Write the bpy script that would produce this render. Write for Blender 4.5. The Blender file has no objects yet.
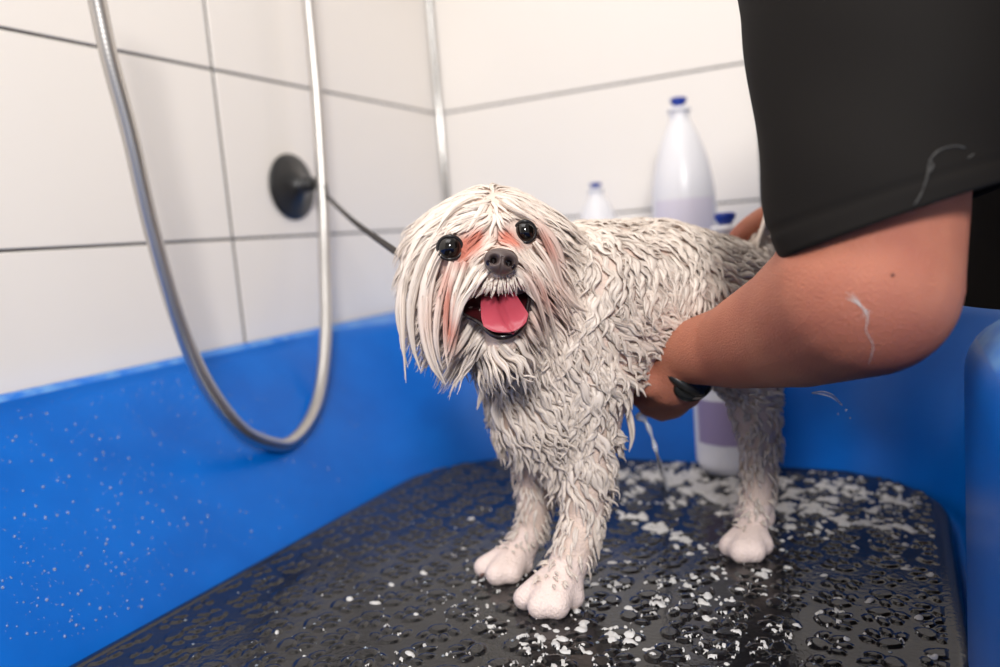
import bpy, bmesh, math, random
import numpy as np
from mathutils import Vector, Matrix
from mathutils.bvhtree import BVHTree
rng = np.random.default_rng(7); random.seed(7)
scn = bpy.context.scene
COL = scn.collection
ZUP = 0.80            # the mat of the tub stands 0.80 m above the room floor; everything is laid out relative to the mat

# ------------------------------------------------------------------ camera geometry
F = 801.0
_Y = np.array([401, 128.5, -801.]); _Y /= np.linalg.norm(_Y)
_X = np.array([1589, 35.5, 801.]); _X -= _X.dot(_Y)*_Y; _X /= np.linalg.norm(_X)
_Z = np.cross(_X, _Y)
M = np.array([_X, _Y, _Z]); CAM = np.array([0, 0, .27])
def ray(px, py): return M @ np.array([(px-500)/F, (333.5-py)/F, -1.])
def W(px, py, d): return CAM + d*ray(px, py)
def P(px, py, x=None, y=None, z=None):
    r = ray(px, py)
    t = (x-CAM[0])/r[0] if x is not None else ((y-CAM[1])/r[1] if y is not None else (z-CAM[2])/r[2])
    return CAM + t*r
def proj(p):
    c = (np.asarray(p)-CAM) @ M
    return 500+F*c[..., 0]/-c[..., 2], 333.5-F*c[..., 1]/-c[..., 2], -c[..., 2]
RIGHT = M @ np.array([1., 0, 0]); UP = M @ np.array([0, 1., 0]); FWD = M @ np.array([0, 0, -1.])

def nrm(v):
    v = np.asarray(v, float); return v/(np.linalg.norm(v, axis=-1, keepdims=True)+1e-12)

# ------------------------------------------------------------------ materials
def srgb(r, g, b):
    def c(u):
        u /= 255.; return u/12.92 if u <= .04045 else ((u+.055)/1.055)**2.4
    return (c(r), c(g), c(b), 1)
def mat(name, col, rough=.5, metal=0, spec=.5, **kw):
    m = bpy.data.materials.new(name); m.use_nodes = True
    b = m.node_tree.nodes['Principled BSDF']
    b.inputs['Base Color'].default_value = col
    b.inputs['Roughness'].default_value = rough
    b.inputs['Metallic'].default_value = metal
    b.inputs['Specular IOR Level'].default_value = spec
    for k, v in kw.items(): b.inputs[k.replace('_', ' ')].default_value = v
    return m
def nd(m, t, **kw):
    n = m.node_tree.nodes.new(t)
    for k, v in kw.items(): setattr(n, k, v)
    return n
def lk(m, a, b): m.node_tree.links.new(a, b)
def bsdf(m): return m.node_tree.nodes['Principled BSDF']
def add_bump(m, scale, strength, dist=.001, detail=4, coord='Object', musg=None, stretch=None):
    tc = nd(m, 'ShaderNodeTexCoord'); n = nd(m, 'ShaderNodeTexNoise')
    n.inputs['Scale'].default_value = scale; n.inputs['Detail'].default_value = detail
    if stretch:
        mp = nd(m, 'ShaderNodeMapping'); mp.inputs['Scale'].default_value = stretch
        lk(m, tc.outputs[coord], mp.inputs[0]); lk(m, mp.outputs[0], n.inputs['Vector'])
    else: lk(m, tc.outputs[coord], n.inputs['Vector'])
    b = nd(m, 'ShaderNodeBump'); b.inputs['Strength'].default_value = strength; b.inputs['Distance'].default_value = dist
    lk(m, n.outputs['Fac'], b.inputs['Height']); lk(m, b.outputs[0], bsdf(m).inputs['Normal'])
    return n
def add_noise_color(m, c1, c2, scale, lo=.35, hi=.65, detail=4):
    tc = nd(m, 'ShaderNodeTexCoord'); n = nd(m, 'ShaderNodeTexNoise'); n.inputs['Scale'].default_value = scale; n.inputs['Detail'].default_value = detail
    lk(m, tc.outputs['Object'], n.inputs['Vector'])
    r = nd(m, 'ShaderNodeValToRGB'); r.color_ramp.elements[0].position = lo; r.color_ramp.elements[1].position = hi
    r.color_ramp.elements[0].color = c1; r.color_ramp.elements[1].color = c2
    lk(m, n.outputs['Fac'], r.inputs[0]); lk(m, r.outputs[0], bsdf(m).inputs['Base Color'])
    return r

mTile = mat('white_glazed_tile', srgb(247, 239, 230), .25)
add_bump(mTile, 3.0, .15, .002, 1)
mGrout = mat('grey_grout', srgb(96, 92, 89), .9)
mBlue = mat('blue_tub_plastic', srgb(0, 112, 224), .30, spec=.18)
add_noise_color(mBlue, srgb(0, 88, 178), srgb(0, 100, 194), 14, .3, .7, 6)
add_bump(mBlue, 420, .25, .0004, 3)
# scuffs on the upward faces of the tub rim
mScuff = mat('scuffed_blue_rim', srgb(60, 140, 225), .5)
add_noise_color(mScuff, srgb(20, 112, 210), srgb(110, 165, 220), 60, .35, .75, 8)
mChrome = mat('brushed_chrome', srgb(205, 203, 200), .25, 1.0)
mHose = mat('steel_hose', srgb(196, 192, 188), .36, 1.0)
mRubber = mat('black_mat_rubber', (.007, .007, .008, 1), .10, spec=.55)
add_bump(mRubber, 260, .35, .0006, 3)
mFoam = mat('soap_foam', srgb(206, 203, 200), .3, Subsurface_Weight=.3)
bsdf(mFoam).inputs['Subsurface Radius'].default_value = (.004, .004, .004)
add_bump(mFoam, 900, .5, .0006, 3)
mDrop = mat('water_drop', (.85, .93, 1, 1), .04, Transmission_Weight=.75, IOR=1.33)
mSuds = mat('soapy_water', (.82, .84, .9, 1), .1, Transmission_Weight=.55, IOR=1.33)
mCup = mat('black_suction_rubber', srgb(40, 39, 39), .32)
mLeash = mat('dark_leash_webbing', srgb(52, 46, 42), .7)
add_bump(mLeash, 900, .8, .0006)
mBottle = mat('frosted_white_plastic', srgb(236, 234, 236), .3, Transmission_Weight=.0, Subsurface_Weight=.4)
bsdf(mBottle).inputs['Subsurface Radius'].default_value = (.02, .02, .02)
mViolet = mat('violet_label', srgb(158, 142, 176), .35)
mViolet2 = mat('pale_lilac_label', srgb(226, 218, 228), .35)
mCap = mat('blue_cap_plastic', srgb(12, 52, 150), .35)
mCloth = mat('black_tunic_cloth', srgb(23, 20, 18), .8, spec=.15)
add_bump(mCloth, 1400, .25, .0004, 2)
mTrous = mat('black_trousers_cloth', srgb(26, 26, 27), .8, spec=.2)
mSkin = mat('skin', srgb(214, 150, 124), .56, spec=.3, Subsurface_Weight=.25)
bsdf(mSkin).inputs['Subsurface Radius'].default_value = (.012, .004, .002)
add_noise_color(mSkin, srgb(160, 94, 78), srgb(186, 120, 95), 17, .3, .7, 8)
add_bump(mSkin, 800, .7, .0014, 4)
mMole = mat('mole', srgb(90, 48, 40), .6)
mGlass = mat('watch_glass', (.02, .022, .022, 1), .06)
mBand = mat('watch_band', (.015, .015, .014, 1), .35)
mEye = mat('eye', (.005, .0035, .003, 1), .03, spec=.45, Coat_Weight=.2)
mLid = mat('eyelid', (.012, .009, .009, 1), .35)
mNose = mat('nose_leather', srgb(88, 74, 71), .33)
add_bump(mNose, 1500, .5, .0005, 3)
mLip = mat('black_lip', srgb(34, 24, 25), .22)
mMouth = mat('mouth_lining', srgb(70, 22, 26), .35)
mTongue = mat('tongue', srgb(178, 72, 86), .2, Subsurface_Weight=.25)
bsdf(mTongue).inputs['Subsurface Radius'].default_value = (.006, .002, .002)
add_bump(mTongue, 1300, .3, .0004, 3)
mClaw = mat('claw', srgb(120, 92, 84), .4)
mFloor = mat('grey_floor_tile', srgb(150, 146, 142), .5)
add_noise_color(mFloor, srgb(140, 137, 133), srgb(160, 156, 152), 6)
def fur_mat(name, rough, trans=0):
    m = mat(name, (1, 1, 1, 1), rough, spec=.45)
    a = nd(m, 'ShaderNodeAttribute'); a.attribute_name = 'col'
    lk(m, a.outputs['Color'], bsdf(m).inputs['Base Color'])
    if trans:
        t = nd(m, 'ShaderNodeBsdfTranslucent'); mx = nd(m, 'ShaderNodeMixShader'); mx.inputs[0].default_value = trans
        lk(m, a.outputs['Color'], t.inputs[0]); lk(m, bsdf(m).outputs[0], mx.inputs[1]); lk(m, t.outputs[0], mx.inputs[2])
        lk(m, mx.outputs[0], m.node_tree.nodes['Material Output'].inputs[0])
    return m
mFur = fur_mat('wet_cream_fur', .42, 0)
mDogSkin = fur_mat('fur_undercoat', .55)
add_bump(mDogSkin, 500, .9, .0015, 4)

# ------------------------------------------------------------------ mesh helpers
def mesh_obj(name, V, Fc, material=None, parent=None, smooth=True, colors=None):
    me = bpy.data.meshes.new(name)
    V = np.asarray(V, float)
    if isinstance(Fc, np.ndarray):
        n, k = Fc.shape
        me.vertices.add(len(V)); me.vertices.foreach_set('co', V.astype(np.float32).ravel())
        me.loops.add(n*k); me.loops.foreach_set('vertex_index', Fc.astype(np.int32).ravel())
        me.polygons.add(n); me.polygons.foreach_set('loop_start', (np.arange(n)*k).astype(np.int32))
        me.polygons.foreach_set('loop_total', np.full(n, k, np.int32))
        me.update(calc_edges=True)
    else:
        me.from_pydata([tuple(v) for v in V], [], Fc); me.update()
    if colors is not None:
        at = me.color_attributes.new('col', 'FLOAT_COLOR', 'POINT')
        c4 = np.ones((len(V), 4), np.float32); c4[:, :3] = colors
        at.data.foreach_set('color', c4.ravel())
    if smooth: me.polygons.foreach_set('use_smooth', [True]*len(me.polygons))
    if material is not None:
        for m_ in (material if isinstance(material, (list, tuple)) else [material]): me.materials.append(m_)
    o = bpy.data.objects.new(name, me); COL.objects.link(o)
    if parent is not None: o.parent = parent
    return o
def tag(o, label=None, cat=None, group=None, kind=None):
    if label: o['label'] = label
    if cat: o['category'] = cat
    if group: o['group'] = group
    if kind: o['kind'] = kind
    return o
def empty(name):
    o = bpy.data.objects.new(name, None); COL.objects.link(o); o.empty_display_size = .05; return o

class MB:
    def __init__(s): s.V = []; s.F = []; s.mi = []
    def add(s, V, Fc, mi=0):
        b = len(s.V); s.V += [tuple(v) for v in V]; s.F += [tuple(b+i for i in f) for f in Fc]; s.mi += [mi]*len(Fc)
    def box(s, a, b, mi=0):
        x0, y0, z0 = a; x1, y1, z1 = b
        s.add([(x0,y0,z0),(x1,y0,z0),(x1,y1,z0),(x0,y1,z0),(x0,y0,z1),(x1,y0,z1),(x1,y1,z1),(x0,y1,z1)],
              [(3,2,1,0),(4,5,6,7),(0,1,5,4),(1,2,6,5),(2,3,7,6),(3,0,4,7)], mi)
    def tube(s, pts, rad, n=12, mi=0, cap=True, flat=1.0, ref=None):
        pts = np.asarray(pts, float); m = len(pts)
        rad = np.full(m, rad) if np.isscalar(rad) else np.asarray(rad, float)
        T = nrm(np.gradient(pts, axis=0))
        ref = np.array(ref if ref is not None else ([0, 0, 1.] if abs(T[0][2]) < .9 else [1., 0, 0]), float)
        N = ref-ref.dot(T[0])*T[0]; N = nrm(N); R = []
        for i in range(m):
            N = N-N.dot(T[i])*T[i]; N = nrm(N); B = np.cross(T[i], N)
            for k in range(n):
                a = 2*math.pi*k/n
                R.append(pts[i]+rad[i]*(math.cos(a)*N*flat+math.sin(a)*B))
        Fc = [(i*n+k, i*n+(k+1) % n, (i+1)*n+(k+1) % n, (i+1)*n+k) for i in range(m-1) for k in range(n)]
        if cap: Fc += [tuple(range(n))[::-1], tuple((m-1)*n+k for k in range(n))]
        s.add(R, Fc, mi)
    def lathe(s, prof, n=32, origin=(0,0,0), axis=(0,0,1), mi=0):
        axis = nrm(axis); ref = np.array([1., 0, 0]) if abs(axis[0]) < .8 else np.array([0, 1., 0])
        N = nrm(ref-ref.dot(axis)*axis); B = np.cross(axis, N); o = np.asarray(origin, float)
        V = [o+axis*z+r*(math.cos(2*math.pi*k/n)*N+math.sin(2*math.pi*k/n)*B) for r, z in prof for k in range(n)]
        m = len(prof)
        Fc = [(i*n+k, i*n+(k+1) % n, (i+1)*n+(k+1) % n, (i+1)*n+k) for i in range(m-1) for k in range(n)]
        Fc += [tuple(range(n))[::-1], tuple((m-1)*n+k for k in range(n))]
        s.add(V, Fc, mi)
    def ico(s, c, r, sub=2, scale=(1,1,1), mi=0):
        bm = bmesh.new(); bmesh.ops.create_icosphere(bm, subdivisions=sub, radius=1)
        c = np.asarray(c, float)
        s.add([c+np.array(v.co)*r*np.array(scale) for v in bm.verts], [[v.index for v in f.verts] for f in bm.faces], mi); bm.free()
    def build(s, name, material, parent=None, smooth=True):
        o = mesh_obj(name, s.V, s.F, material, parent, smooth)
        if any(s.mi): o.data.polygons.foreach_set('material_index', s.mi)
        return o

def catmull(P_, n):
    P_ = np.asarray(P_, float); Q = np.vstack([2*P_[0]-P_[1], P_, 2*P_[-1]-P_[-2]]); m = len(P_)-1
    out = []
    for t in np.linspace(0, m-1e-9, n):
        i = int(t); u = t-i; a, b, c, d = Q[i], Q[i+1], Q[i+2], Q[i+3]
        out.append(.5*((2*b)+(-a+c)*u+(2*a-5*b+4*c-d)*u*u+(-a+3*b-3*c+d)*u**3))
    return np.array(out)

# value noise in numpy
_perm = rng.permutation(4096)
_val = rng.random(4096)
def vnoise(x, y, z=0.):
    x = np.asarray(x, float); y = np.asarray(y, float); z = np.zeros_like(x)+z
    xi = np.floor(x).astype(int); yi = np.floor(y).astype(int); zi = np.floor(z).astype(int)
    xf = x-xi; yf = y-yi; zf = z-zi
    s = lambda t: t*t*(3-2*t)
    u, v, w = s(xf), s(yf), s(zf)
    def h(a, b, c): return _val[_perm[(_perm[(_perm[a & 4095]+b) & 4095]+c) & 4095]]
    r = 0
    for dx in (0, 1):
        for dy in (0, 1):
            for dz in (0, 1):
                r = r+h(xi+dx, yi+dy, zi+dz)*(u if dx else 1-u)*(v if dy else 1-v)*(w if dz else 1-w)
    return r
def fbm(x, y, z=0., o=4):
    r = 0; a = .5; t = 0
    for i in range(o):
        r = r+a*vnoise(x*2**i+17*i, y*2**i+5*i, z*2**i); t += a; a *= .5
    return r/t

def capsules_mesh(caps, voxel, smooth_it=8, smooth_f=.6):
    """caps: list of (p0,r0,p1,r1) -> one continuous watertight surface (remeshed union)"""
    mb = MB()
    for p0, r0, p1, r1 in caps:
        p0 = np.asarray(p0, float); p1 = np.asarray(p1, float); L = np.linalg.norm(p1-p0)
        if L < 1e-5: mb.ico(p0, r0, 3); continue
        n = 20; ax = (p1-p0)/L; prof = []
        for k in range(1, 8): a = -math.pi/2+k*math.pi/16; prof.append((r0*math.cos(a), r0*math.sin(a)))
        m = 6
        for k in range(m+1): prof.append((r0+(r1-r0)*k/m, L*k/m))
        for k in range(1, 8): a = k*math.pi/16; prof.append((r1*math.cos(a), L+r1*math.sin(a)))
        mb.lathe(prof, n, p0, ax)
    o = mb.build('tmp', None)
    md = o.modifiers.new('r', 'REMESH'); md.mode = 'VOXEL'; md.voxel_size = voxel
    sm = o.modifiers.new('s', 'SMOOTH'); sm.factor = smooth_f; sm.iterations = smooth_it
    dg = bpy.context.evaluated_depsgraph_get(); dg.update()
    ev = o.evaluated_get(dg); me = bpy.data.meshes.new_from_object(ev)
    V = np.empty(len(me.vertices)*3); me.vertices.foreach_get('co', V); V = V.reshape(-1, 3)
    me.calc_loop_triangles()
    T = np.empty(len(me.loop_triangles)*3, int); me.loop_triangles.foreach_get('vertices', T); T = T.reshape(-1, 3)
    bpy.data.objects.remove(o); bpy.data.meshes.remove(me)
    return V, T

# ================================================================== THE ROOM
XW, YW = -.721, 1.25
def tiled_wall(name, left):
    mb = MB(); g = .0032; th = .006
    if left:
        mb.box((XW-.10, -1.2, -.80), (XW-.0012, YW+.10, 1.6), 1)
        ys = [YW+.08-.0-.6*0]; ys = []
        y = .73
        while y > -1.2: y -= .6
        lo = -1.2
        edges = [-1.2]+[e for e in np.arange(.73-.6*4, YW, .6) if e > -1.2 and e < YW]+[YW]
        zs = [-.80]+[e for e in np.arange(.295-.2*6, 1.6, .1993) if e > -.8]+[1.6]
    else:
        mb.box((XW-.004, YW+.0012, -.80), (2.2, YW+.10, 1.6), 1)
        edges = [XW]+[e for e in np.arange(-.183-.6, 2.2, .6) if e > XW]+[2.2]
        zs = [-.80]+[e for e in np.arange(.295-.2*6, 1.6, .1993) if e > -.8]+[1.6]
    zs = [-.80]+[z for z in [.295+.1993*k for k in range(-6, 8)] if -.8 < z < 1.6]+[1.6]
    b = .0007
    for i in range(len(edges)-1):
        for j in range(len(zs)-1):
            a0, a1 = edges[i]+g*.65, edges[i+1]-g*.65; c0, c1 = zs[j]+g/2, zs[j+1]-g/2
            if a1-a0 < .01 or c1-c0 < .01: continue
            if left:
                f = lambda a, c, h: (XW-.005+h, a, c)
            else:
                f = lambda a, c, h: (a, YW+.005-h, c)
            V = [f(a0,c0,0),f(a1,c0,0),f(a1,c1,0),f(a0,c1,0),
                 f(a0,c0,.005-b),f(a1,c0,.005-b),f(a1,c1,.005-b),f(a0,c1,.005-b),
                 f(a0+b,c0+b,.005),f(a1-b,c0+b,.005),f(a1-b,c1-b,.005),f(a0+b,c1-b,.005)]
            Fc = [(8,9,10,11)]+[(k,(k+1)%4,4+(k+1)%4,4+k) for k in range(4)]+[(4+k,4+(k+1)%4,8+(k+1)%4,8+k) for k in range(4)]
            if not left: Fc = [q[::-1] for q in Fc]
            mb.add(V, Fc, 0)
    o = mb.build(name, [mTile, mGrout], None, False)
    o['kind'] = 'structure'
    return o
wl = tiled_wall('wall_left', True); wb = tiled_wall('wall_back', False)
mb = MB(); mb.box((XW-.1, -1.2, -.85), (2.2, YW+.1, -.80)); fl = mb.build('floor', mFloor, None, False); fl['kind'] = 'structure'
# steel cove trim in the tiled corner
mb = MB(); mb.tube([(XW+.004, YW-.004, -.78), (XW+.004, YW-.004, 1.58)], .0075, 20)
tr = mb.build('trim_1', mChrome); tr['kind'] = 'structure'

# ================================================================== THE TUB
def rrect(x0, x1, y0, y1, r, z, n=10):
    if not isinstance(r, (list, tuple)): r = (r, r, r, r)
    out = []
    for (cx, cy, a0, rr) in ((x1-r[0], y1-r[0], 0, r[0]), (x0+r[1], y1-r[1], 90, r[1]), (x0+r[2], y0+r[2], 180, r[2]), (x1-r[3], y0+r[3], 270, r[3])):
        for k in range(n+1):
            a = math.radians(a0+90*k/n); out.append((cx+rr*math.cos(a), cy+rr*math.sin(a), z))
    return out
rings = []
def ringlerp(A, B, t, z): return [tuple(np.array(A[i])*(1-t)+np.array(B[i])*t)[:2]+(z,) for i in range(len(A))]
bot = rrect(-.531, .044, -.31, .891, (.135, .168, .14, .14), 0)
top = rrect(-.693, .105, -.38, .975, (.16, .20, .2, .16), 0)
out = rrect(-.7145, .215, -.44, 1.236, (.05, .04, .05, .05), 0)
rings.append(rrect(-.527, .040, -.306, .887, (.131, .164, .136, .136), -.0145))
rings.append(ringlerp(bot, bot, 0, -.012))
for t, z in ((.02, -.006), (.06, .002), (.13, .018), (.3, .05), (.5, .085), (.7, .118), (.85, .140), (.95, .153)): rings.append(ringlerp(bot, top, t, z))
for t, z in ((0, .160), (.06, .165), (.14, .1685), (.25, .170), (.5, .170), (.8, .170), (.93, .168), (.98, .163)): rings.append(ringlerp(top, out, t, z))
for z in (.155, .12, -.05, -.3, -.6, -.76): rings.append(ringlerp(out, out, 0, z))
n = len(rings[0]); V = [p for r in rings for p in r]
Fc = [(i*n+k, i*n+(k+1) % n, (i+1)*n+(k+1) % n, (i+1)*n+k) for i in range(len(rings)-1) for k in range(n)]
mi = [0]*len(Fc)
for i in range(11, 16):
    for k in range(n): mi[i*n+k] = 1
Fc.append(tuple(range(n))[::-1]); mi.append(0)
Fc = [q[::-1] for q in Fc]
tub = empty('bath_tub'); tag(tub, 'large blue moulded plastic dog washing tub with scuffed rim against the tiles', 'tub')
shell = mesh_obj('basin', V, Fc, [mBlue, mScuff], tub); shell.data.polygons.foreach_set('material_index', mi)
for x in (-.64, .14):
    for y in (-.36, 1.14):
        mb = MB(); mb.lathe([(.025, 0), (.03, .004), (.03, .04), (.02, .05)], 20, (x, y, -.80)); mb.build('foot', mCap, tub)
# the thick rounded side shoulder of the tub close to the camera, on the right
def rounded_block(x0, x1, y0, y1, z0, z1, r, n=8):
    V = []; rows = []
    for k in range(n+1):
        a = math.pi/2*k/n; ins = r*(1-math.cos(a)) ; z = z1-r+r*math.sin(a)
        rows.append(rrect(x0+ins, x1-ins, y0+ins, y1-ins, max(.03-ins*.4, .012), z, 8))
    rows = [rrect(x0, x1, y0, y1, .03, z0, 8)]+rows
    m = len(rows[0]); V = [p for r_ in rows for p in r_]
    Fc = [(i*m+k, i*m+(k+1) % m, (i+1)*m+(k+1) % m, (i+1)*m+k) for i in range(len(rows)-1) for k in range(m)]
    Fc.append(tuple((len(rows)-1)*m+k for k in range(m))); return V, Fc
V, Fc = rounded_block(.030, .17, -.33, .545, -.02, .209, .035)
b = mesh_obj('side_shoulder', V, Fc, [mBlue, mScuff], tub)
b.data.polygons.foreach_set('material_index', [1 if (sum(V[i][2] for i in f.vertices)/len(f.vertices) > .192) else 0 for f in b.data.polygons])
# water drops sprayed on the left tub wall
mb = MB()
def tubwall(y, z):   # point on the sloping left inner wall
    t = z/.155; return np.array([(-.531)*(1-t)+(-.693)*t, y, z])
nrmw = nrm([.155, 0, .162])
_tb = BVHTree.FromPolygons([v.co for v in shell.data.vertices], [tuple(p.vertices) for p in shell.data.polygons])
for i in range(1300):
    px = rng.uniform(0, 390); py = rng.uniform(380, 640)
    # cluster density to the lower left
    if rng.random() > .25+.75*math.exp(-((px-110)/150)**2): continue
    p = None
    r_ = ray(px, py); a, d = np.array([-.531, 0, 0]), nrmw
    h_ = _tb.ray_cast(Vector(CAM), Vector(nrm(r_)))
    if h_[0] is None: continue
    p = np.array(h_[0])
    if p[2] < .004 or p[2] > .158 or p[0] > -.5 or p[1] < .25 or p[1] > .9: continue
    s = .00035+.0011*rng.random()**4
    mb.ico(p+nrmw*.0, s, 1, (1, 1, 1.25))
tag(mb.build('water_drops', mDrop), 'tiny water drops sprayed over the left inner wall of the blue tub', 'water', kind='stuff')

# ------------------------------------------------------------------ mat with paw relief
x0, x1, y0, y1 = -.525, .033, -.29, .885
def paw_height(X, Y):
    s = .0310; X = X*1.0; K = 1.0
    gx = X/s; gy = Y/s+.5*(np.floor(gx) % 2); ix = np.floor(gx).astype(int); iy = np.floor(gy).astype(int)
    u = (gx-ix-.5)*s; v = (gy-iy-.5)*s
    rot = _val[(_perm[(ix+777) & 4095]+iy*31) & 4095]
    ang = np.floor(rot*4)*math.pi/2+.45
    jx = (_val[(ix*57+iy*131+3) & 4095]-.5)*.004; jy = (_val[(ix*91+iy*17+9) & 4095]-.5)*.004
    u = (u-jx)/K; v = (v-jy)/K
    c, s_ = np.cos(ang), np.sin(ang); a = c*u+s_*v; b_ = -s_*u+c*v
    best = np.full(X.shape, 9.)
    for (cx, cy, rx, ry, th) in ((0, -.0052, .0074, .0056, 0), (-.0108, .0018, .0030, .0046, .5), (-.0042, .0085, .0031, .0050, .12), (.0042, .0085, .0031, .0050, -.12), (.0108, .0018, .0030, .0046, -.5)):
        ca, sa = math.cos(th), math.sin(th); p = ca*(a-cx)+sa*(b_-cy); q = -sa*(a-cx)+ca*(b_-cy)
        if rx > .006: q = q+.10*np.abs(p)-.0004     # heart-like main pad
        d = (np.sqrt((p/rx)**2+(q/ry)**2)-1)*min(rx, ry)
        best = np.minimum(best, d)
    return best*K    # <0 inside a pad
def smooth01(t): t = np.clip(t, 0, 1); return t*t*(3-2*t)
def mat_z(X, Y):
    d = paw_height(X, Y)
    h = .0013*smooth01((.0006-d)/.0010)
    dish = .00045*np.exp(-((d+.0026)/.0012)**2)
    h = h-dish*0+.0002*(fbm(X*90, Y*90)-.5)
    # border bead
    e = np.minimum(np.minimum(X-x0, x1-X), np.minimum(Y-y0, y1-Y))
    h = np.where(e < .014, .0008*smooth01(1-abs(e-.008)/.006), h)
    return h
def rr_sdf(X, Y, r):
    # distance inside rounded rect outline (negative inside), corner radius only at the back corners
    cx, cy = (x0+x1)/2, (y0+y1)/2; qx = np.abs(X-cx)-((x1-x0)/2-r); qy = np.abs(Y-cy)-((y1-y0)/2-r); r = np.asarray(r)
    return np.sqrt(np.maximum(qx, 0)**2+np.maximum(qy, 0)**2)+np.minimum(np.maximum(qx, qy), 0)-r
RC = .16
RCF = lambda X: np.where(X > (x0+x1)/2, .125, .16)
def heightgrid(step, ya, yb):
    xs = np.arange(x0-step, x1+2*step, step); ys = np.arange(ya, yb+step*.5, step)
    X, Y = np.meshgrid(xs, ys); return X, Y
parts = []
VV = []; FF = []; off = 0
for step, ya, yb in ((.00125, .30, y1+.004), (.006, y0, .30)):
    X, Y = heightgrid(step, ya, yb); RCX = RCF(X); s = rr_sdf(X, Y, RCX)
    # pull outside vertices onto the outline
    Z = mat_z(X, Y)
    # directional squeeze: move vertices with s>0 toward centre
    gx = (rr_sdf(X+1e-4, Y, RCX)-s)/1e-4; gy = (rr_sdf(X, Y+1e-4, RCX)-s)/1e-4
    o_ = s > 0
    X2 = np.where(o_, X-gx*s, X); Y2 = np.where(o_, Y-gy*s, Y)
    edge = np.clip(1+s/.003, 0, 1); Z2 = Z-.0030*edge**2
    ny, nx = X.shape; keepv = s < step*1.5
    idx = np.arange(nx*ny).reshape(ny, nx)
    q = np.stack([idx[:-1, :-1], idx[:-1, 1:], idx[1:, 1:], idx[1:, :-1]], -1).reshape(-1, 4)
    k = keepv.ravel(); q = q[k[q].all(1)]
    VV.append(np.stack([X2.ravel(), Y2.ravel(), Z2.ravel()], 1)); FF.append(q+off); off += nx*ny
V = np.vstack(VV); q = np.vstack(FF)
# underside skirt for thickness
mt = empty('rubber_mat'); tag(mt, 'black rubber mat with raised paw prints, wet, on the bottom of the blue tub', 'mat')
used = np.unique(q); remap = -np.ones(len(V), int); remap[used] = np.arange(len(used))
mesh_obj('mat_surface', V[used], remap[q], mRubber, mt)
base = rrect(x0, x1, y0, y1, (.125, .16, .16, .125), -.003, 24); nb = len(base); V = base+[(p[0], p[1], -.0115) for p in base]
mesh_obj('mat_underside', V, [(k, nb+k, nb+(k+1) % nb, (k+1) % nb) for k in range(nb)]+[tuple(nb+k for k in range(nb))[::-1]], mRubber, mt)

# ------------------------------------------------------------------ foam
step = .0011
xs = np.arange(-.42, .02, step); ys = np.arange(.36, .875, step); X, Y = np.meshgrid(xs, ys)
U_, V_, _ = proj(np.stack([X, Y, 0*X], -1))
def gs(u, v, cx, cy, sx, sy, th=0):
    c, s = math.cos(th), math.sin(th); a = c*(u-cx)+s*(v-cy); b_ = -s*(u-cx)+c*(v-cy)
    return np.exp(-(a/sx)**2-(b_/sy)**2)
# where suds gathered on the mat (world positions of the dense drifts)
def wg(px, py, rx, ry, th=0):
    p = P(px, py, z=0); return gs(X, Y, p[0], p[1], rx, ry, th)
w = .006*np.ones_like(X)
w += .55*wg(690, 482, .075, .045)+.55*wg(648, 525, .050, .013, -.55)+.75*wg(712, 497, .05, .035)+.30*wg(820, 520, .06, .035)+.30*wg(845, 492, .06, .045)
w += .08*wg(650, 605, .085, .05)+.06*wg(600, 635, .05, .03)+.03*wg(500, 600, .07, .05)+.60*wg(735, 478, .05, .012)+.05*wg(760, 575, .05, .04)
w *= np.clip((fbm(X*60, Y*60, 3.3, 3)-.38)*5, 0, 1.4)
pd = paw_height(X, Y); sd_ = rr_sdf(X, Y, RCF(X)); w = np.where(sd_ < -.012, w, 0)
ny, nx = X.shape; fld = np.zeros_like(X)
def splat(n_, prob, r0_, r1_, an=1.6):
    pk = rng.choice(ny*nx, n_, p=(prob/prob.sum()).ravel())
    for k_ in pk:
        cy_, cx_ = divmod(int(k_), nx); r_ = rng.uniform(r0_, r1_)/step; R_ = int(r_*2.6)+1
        ya, yb, xa, xb = max(0, cy_-R_), min(ny, cy_+R_+1), max(0, cx_-R_), min(nx, cx_+R_+1)
        yy, xx = np.mgrid[ya:yb, xa:xb]; th = rng.normal(0, .5); c_, s_ = math.cos(th), math.sin(th); e_ = rng.uniform(1, an)
        u_ = (c_*(xx-cx_)+s_*(yy-cy_))/e_; v_ = -s_*(xx-cx_)+c_*(yy-cy_)
        fld[ya:yb, xa:xb] += np.exp(-(u_*u_+v_*v_)/(r_*r_))
splat(900, w, .0014, .0032, 2.2)
splat(800, w, .0009, .0018, 1.4)
ring = np.exp(-((pd-.0007)/.0006)**2)*np.clip((.62-Y)/.1, 0, 1)*np.exp(-((X+.17)/.14)**2)*np.clip((fbm(X*45, Y*45, 9.1, 2)-.45)*6, 0, 1)
splat(1500, ring+1e-9, .0007, .0012, 1.6)
h = fld-.62
n2 = fbm(X*600, Y*600, 7.7, 2)
Zf = mat_z(X, Y)+np.where(h > 0, .0021*np.sqrt(np.clip(h, 0, 1.6))*(.75+.5*n2), h*.004)-.00005
keepv = h > -.35
idx = np.arange(nx*ny).reshape(ny, nx)
q = np.stack([idx[:-1, :-1], idx[:-1, 1:], idx[1:, 1:], idx[1:, :-1]], -1).reshape(-1, 4); q = q[keepv.ravel()[q].all(1)]
V = np.stack([X.ravel(), Y.ravel(), Zf.ravel()], 1); used = np.unique(q); remap = -np.ones(len(V), int); remap[used] = np.arange(len(used))
tag(mesh_obj('soap_foam', V[used], remap[q], mFoam), 'white soap suds scattered over the black mat around the hind paw', 'foam', kind='stuff')
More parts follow.
